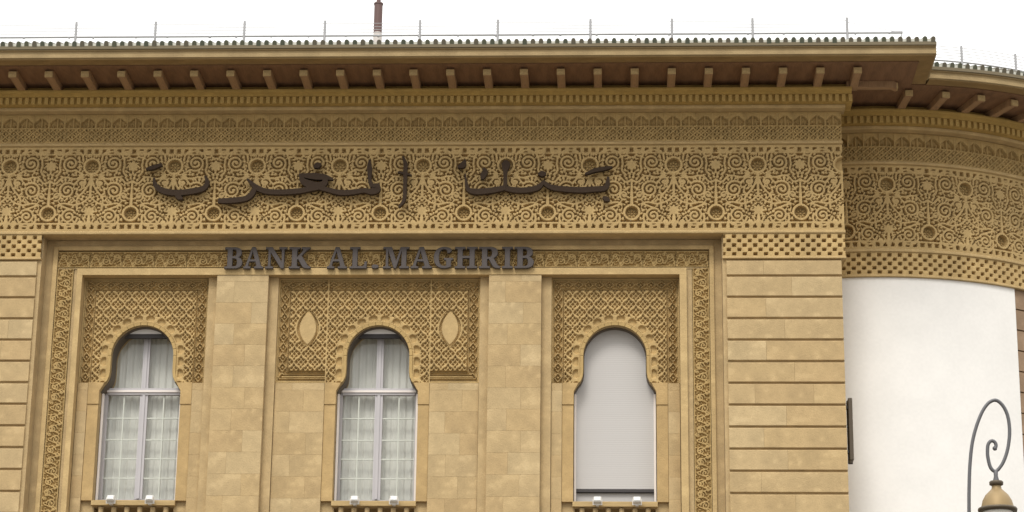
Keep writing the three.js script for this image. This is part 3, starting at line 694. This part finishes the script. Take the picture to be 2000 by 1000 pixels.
const glyphs = [
  ['letter_stroke', [[6.715, 0.141, 0.022], [6.769, -0.007, 0.047], [6.772, -0.133, 0.047], [6.771, -0.48, 0.042], [6.758, -0.762, 0.038], [6.663, -0.898, 0.02]]],
  ['letter_mark', [[6.624, -0.185, 0.016], [6.754, -0.207, 0.026], [6.894, -0.249, 0.016]]],
  ['letter_stroke', [[6.07, 0.069, 0.019], [6.074, -0.089, 0.057], [6.078, -0.194, 0.047], [6.093, -0.383, 0.04], [6.146, -0.488, 0.05]]],
  ['letter_stroke', [[6.214, -0.42, 0.07], [6.217, -0.53, 0.098], [6.129, -0.583, 0.07], [5.989, -0.561, 0.055], [5.772, -0.592, 0.06], [5.534, -0.602, 0.062], [5.253, -0.538, 0.052], [5.092, -0.485, 0.06]]],
  ['letter_stroke', [[4.704, -0.232, 0.028], [4.864, -0.253, 0.06], [5.044, -0.265, 0.08], [5.224, -0.286, 0.062], [5.375, -0.329, 0.02]]],
  ['letter_stroke', [[5.225, -0.297, 0.05], [5.209, -0.402, 0.07], [5.091, -0.464, 0.09], [4.931, -0.432, 0.09], [4.789, -0.358, 0.07], [4.745, -0.253, 0.04]]],
  ['letter_stroke', [[5.122, -0.485, 0.06], [4.925, -0.527, 0.06], [4.697, -0.568, 0.062], [4.33, -0.588, 0.062], [4.06, -0.566, 0.062], [3.877, -0.482, 0.06], [3.773, -0.387, 0.04], [3.699, -0.313, 0.02]]],
  ['letter_stroke', [[3.867, -0.482, 0.04], [3.822, -0.597, 0.06], [3.727, -0.702, 0.06], [3.51, -0.748, 0.064], [3.291, -0.763, 0.06], [3.152, -0.763, 0.048]]],
  ['letter_stroke', [[2.876, -0.247, 0.02], [2.923, -0.384, 0.05], [2.859, -0.5, 0.06], [2.603, -0.567, 0.068], [2.334, -0.593, 0.07], [2.103, -0.561, 0.068], [1.958, -0.487, 0.06], [1.892, -0.381, 0.04], [1.877, -0.286, 0.02]]],
  ['letter_mark', [[1.706, -0.106, 0.02], [1.834, -0.075, 0.05], [2.022, -0.012, 0.03]]],
  ['letter_dot', [[4.987, -0.08, 0.02], [5.056, -0.043, 0.07], [5.135, -0.012, 0.02]]],
  ['letter_dot', [[2.318, -0.656, 0.02], [2.39, -0.688, 0.06], [2.461, -0.722, 0.02]]],
  ['letter_stroke', [[10.695, -0.293, 0.028], [10.685, -0.418, 0.05], [10.645, -0.512, 0.06], [10.419, -0.543, 0.064], [10.173, -0.558, 0.068], [9.877, -0.541, 0.064], [9.63, -0.509, 0.06], [9.492, -0.436, 0.05], [9.432, -0.373, 0.03]]],
  ['letter_stroke', [[9.442, -0.404, 0.04], [9.354, -0.498, 0.06], [9.187, -0.55, 0.064], [8.91, -0.559, 0.064], [8.712, -0.517, 0.06]]],
  ['letter_stroke', [[8.70, 0.05, 0.03], [8.716, -0.02, 0.10], [8.712, -0.11, 0.075], [8.709, -0.17, 0.05], [8.709, -0.245, 0.044], [8.712, -0.496, 0.044]]],
  ['letter_stroke', [[8.712, -0.506, 0.06], [8.545, -0.548, 0.064], [8.328, -0.579, 0.068], [8.13, -0.588, 0.068], [8.001, -0.546, 0.05], [7.959, -0.41, 0.034], [7.936, -0.221, 0.014]]],
  ['letter_dot', [[9.342, -0.226, 0.02], [9.421, -0.226, 0.07], [9.5, -0.226, 0.02]]],
  ['letter_mark', [[8.281, -0.107, 0.03], [8.322, -0.18, 0.06], [8.283, -0.254, 0.068], [8.264, -0.337, 0.03]]],
  ['letter_mark', [[7.784, -0.084, 0.02], [7.883, -0.042, 0.07], [7.931, 0.06, 0.02]]],
  ['letter_mark', [[10.251, -0.239, 0.02], [10.418, -0.166, 0.045], [10.616, -0.125, 0.045], [10.774, -0.094, 0.02]]],
  ['letter_dot', [[10.586, -0.715, 0.02], [10.655, -0.741, 0.06], [10.724, -0.777, 0.02]]],
];
glyphs.forEach(([n, pts], i) => part(arabic, n, strokeGeo(pts.map(([x, y, w]) => [x - 5.9, y + 0.5, w * 0.84]), 0.001 * (i % 5), 0.085 + 0.003 * (i % 4)), M.bronze));

const font = await new FontLoader().loadAsync('fonts/droid/droid_serif_bold.typeface.json');
const latin = thing('latin_sign', 'dark grey metal letters reading BANK AL.MAGHRIB below the frieze', 'sign', [6.3, H - 2.02, -0.30]);
const PX = x => 3.284 + (x - 440) * 0.009918;              // places of the letters along the sign
for (const [ch, a, b] of [['B', 439, 474], ['A', 476, 515], ['N', 519, 561], ['K', 565, 608], ['A', 640, 679], ['L', 684, 718], ['.', 727, 741], ['M', 749, 800], ['A', 803, 845], ['G', 848, 886], ['H', 889, 933], ['R', 936, 978], ['I', 981, 1002], ['B', 1005, 1043]]) {
  const g = new TextGeometry(ch, { font, size: 0.6, depth: 0.05, curveSegments: 6, bevelEnabled: true, bevelSize: 0.012, bevelThickness: 0.012, bevelSegments: 1 });
  g.computeBoundingBox(); const bb = g.boundingBox, hgt = ch === '.' ? 0.085 : 0.44;
  g.translate(-bb.min.x, -bb.min.y, 0); g.scale((PX(b) - PX(a)) / (bb.max.x - bb.min.x), hgt / (bb.max.y - bb.min.y), 1);
  part(latin, 'letter', g, M.letter, [PX(a) - 6.3, 0, 0]);
}

// ================================================================== ROOF RAIL, POLE
const tube = (a, b, r, n = 6) => { const d = new THREE.Vector3().subVectors(b, a), g = new THREE.CylinderGeometry(r, r, d.length(), n); g.applyQuaternion(new THREE.Quaternion().setFromUnitVectors(new THREE.Vector3(0, 1, 0), d.clone().normalize())); g.translate((a.x + b.x) / 2, (a.y + b.y) / 2, (a.z + b.z) / 2); return g; };
const v3 = (x, y, z) => new THREE.Vector3(x, y, z);
{
  const rail = thing('roof_wire_fence', 'thin wire fence on slim posts along the tiled edge of the main roof', 'wire fence', [7, H + 1.9, 1.2]);
  for (const x of [-1.2, 0.4, 1.95, 3.68, 5.24, 7.08, 8.58, 10.36, 11.92, 13.46, 15.26]) { const p = part(rail, 'post', new THREE.CylinderGeometry(0.024, 0.026, 0.66, 8), M.wire, [x - 7, 0.31, 0]); part(p, 'post_foot', new THREE.CylinderGeometry(0.05, 0.06, 0.03, 8), M.wire, [0, -0.31, 0]); }
  part(rail, 'rail_wire', tube(v3(-9.5, 0.325, 0), v3(9.27, 0.325, 0), 0.02), M.wire);
  for (const y of [0.39, 0.45, 0.51, 0.58]) part(rail, 'wire', tube(v3(-9.5, y, 0), v3(8.26, y, 0), 0.0055), M.wire);
  part(rail, 'corner_joint', new RoundedBoxGeometry(0.22, 0.045, 0.05, 2, 0.01), M.wire, [9.2, 0.33, 0]);
  part(rail, 'wire', tube(v3(8.26, 0.55, 0), v3(9.3, 0.325, 0), 0.005), M.wire);
  part(rail, 'wire', tube(v3(9.3, 0.325, 0), v3(9.3, 0.325, -6), 0.008), M.wire);
  for (let k = 0; k < 26; k++) part(rail, 'clip', new THREE.SphereGeometry(0.026, 6, 5), M.wire, [-8.2 + k * 0.69 + (rnd() - 0.5) * 0.25, 0.32 - 0.01 * rnd(), 0]);
}
{
  const rail = thing('roof_wire_fence', 'thin wire fence on slim posts curving along the lower wing roof', 'wire fence', [WX, H + 1.9, WZ]);
  const R2 = 6.35, at = (a, y) => v3(R2 * Math.sin(a), y, R2 * Math.cos(a));
  for (const a of [0.262, 0.45, 0.64]) part(rail, 'post', new THREE.CylinderGeometry(0.024, 0.026, 0.66, 8), M.wire, [R2 * Math.sin(a), 0.31, R2 * Math.cos(a)]);
  for (const [y, r] of [[0.30, 0.018], [0.36, 0.006], [0.42, 0.006], [0.48, 0.006], [0.54, 0.006], [0.60, 0.006]]) { const pts = []; for (let k = 0; k <= 20; k++) pts.push(at(0.13 + k * 0.04, y)); part(rail, 'wire', new THREE.TubeGeometry(new THREE.CatmullRomCurve3(pts), 40, r, 5), M.wire); }
}
{
  const pole = thing('flagpole', 'stout brown pole with a thin mast standing behind the roof edge', 'pole', [5.92, H + 2.7, -2]);
  part(pole, 'foot', new THREE.CylinderGeometry(0.09, 0.10, 0.98, 14), M.polePale, [0, 0.45, 0]);
  part(pole, 'sleeve', new THREE.CylinderGeometry(0.088, 0.088, 0.66, 16), M.pole, [0, 1.27, 0]);
  part(pole, 'collar', new THREE.CylinderGeometry(0.098, 0.098, 0.03, 16), M.pole, [0, 1.59, 0]);
  part(pole, 'mast', new THREE.CylinderGeometry(0.042, 0.045, 2.4, 12), M.pole, [0, 2.8, 0]);
}

// ================================================================== FLOODLIGHTS ON THE SILLS
const which = ['left window', 'middle window', 'right shuttered window'];
AX.forEach((ax, i) => [-1, 1].forEach(sg => {
  const f = thing('floodlight', `small white floodlight on the ${sg < 0 ? 'left' : 'right'} half of the sill of the ${which[i]}`, 'floodlight', [[1.68, 6.30, 10.86][i] + sg * 0.37, H - 6.509, -0.56], 'floodlights on the window sills');
  const body = part(f, 'lamp_body', new RoundedBoxGeometry(0.15, 0.125, 0.12, 2, 0.02), M.lampBody, [0, -0.01, 0.12]); body.rotation.x = -0.5;
  const lens = part(f, 'lens', new RoundedBoxGeometry(0.12, 0.095, 0.012, 2, 0.004), M.lens, [0, 0.02, 0.18]); lens.rotation.x = -0.5;
  part(f, 'bracket_arm', mergeGeometries([new THREE.BoxGeometry(0.012, 0.10, 0.03).translate(-0.083, -0.03, 0.12), new THREE.BoxGeometry(0.012, 0.10, 0.03).translate(0.083, -0.03, 0.12), new THREE.BoxGeometry(0.178, 0.012, 0.03).translate(0, -0.085, 0.12), new THREE.BoxGeometry(0.06, 0.03, 0.12).translate(0, -0.09, 0.06)]), M.lampBody);
}));

// ================================================================== EDGE-ON SIGN PLATE AT THE CORNER
{
  const s = thing('hanging_sign', 'narrow dark plate seen edge on, fixed upright at the corner of the main block', 'sign plate', [XR, H - 5.83, -0.12]);
  part(s, 'plate', new RoundedBoxGeometry(0.075, 1.19, 0.30, 2, 0.012), M.plate, [0.08, 0.605, -0.06]);
  part(s, 'rim', new THREE.BoxGeometry(0.09, 1.21, 0.02), M.darkBar, [0.08, 0.605, -0.222]);
  for (const y of [0.2, 1.05]) part(s, 'fixing', new THREE.BoxGeometry(0.05, 0.05, 0.1), M.iron, [0.02, y, -0.1]);
}

// ================================================================== STREET LAMP
{
  const LX = 14.37, lamp = thing('street_lamp', 'scrolled iron street lamp with brass bell lantern in front of the white wall', 'street lamp', [LX, 0, 20]);
  const pts = [[14.368, -10.923], [14.378, -10.715], [14.401, -10.428], [14.437, -10.201], [14.492, -10.021], [14.565, -9.867], [14.631, -9.793], [14.69, -9.776], [14.747, -9.819], [14.794, -9.915], [14.812, -10.058], [14.8, -10.201], [14.762, -10.348], [14.705, -10.459], [14.647, -10.511], [14.608, -10.48], [14.586, -10.401], [14.58, -10.307], [14.594, -10.227], [14.627, -10.196], [14.66, -10.213], [14.668, -10.254], [14.65, -10.282]];
  part(lamp, 'crook', new THREE.TubeGeometry(new THREE.CatmullRomCurve3(pts.map(([x, y]) => v3(x - LX, y + H, 0))), 160, 0.018, 10), M.iron);
  part(lamp, 'scroll_end', new THREE.SphereGeometry(0.024, 10, 8), M.iron, [14.655 - LX, -10.275 + H, 0]);
  const top = -10.923 + H;
  part(lamp, 'pole', new THREE.LatheGeometry([[0.0, 0], [0.16, 0], [0.16, 0.1], [0.13, 0.14], [0.12, 0.6], [0.08, 0.75], [0.055, 0.9], [0.045, 2.5], [0.06, 2.55], [0.04, 2.62], [0.0185, top + 0.01]].map(p => new THREE.Vector2(...p)), 16), M.iron, [-0.002, 0, 0]);
  const lx = 14.652 - LX;
  const lathe = a => new THREE.LatheGeometry(a.map(p => new THREE.Vector2(p[0], p[1] + H)), 28);
  part(lamp, 'hanger', lathe([[0, -10.50], [0.024, -10.505], [0.02, -10.56], [0.03, -10.60], [0.03, -10.62], [0, -10.62]]), M.iron, [lx, 0, 0]);
  part(lamp, 'cap', lathe([[0, -10.608], [0.06, -10.61], [0.07, -10.622], [0.068, -10.648], [0.05, -10.658], [0, -10.658]]), M.brassDark, [lx, 0, 0]);
  const dome = part(lamp, 'lantern_dome', lathe([[0.045, -10.655], [0.05, -10.69], [0.075, -10.715], [0.115, -10.755], [0.145, -10.81], [0.16, -10.868], [0.163, -10.885]]), M.brass, [lx, 0, 0]);
  part(dome, 'rim', lathe([[0.16, -10.883], [0.19, -10.886], [0.196, -10.90], [0.19, -10.925], [0.155, -10.925]]), M.brassDark);
  part(lamp, 'globe', lathe([[0.15, -10.925], [0.15, -10.97], [0.13, -11.05], [0.08, -11.11], [0, -11.13]]), M.opal, [lx, 0, 0]);
}

renderer.render(scene, camera);
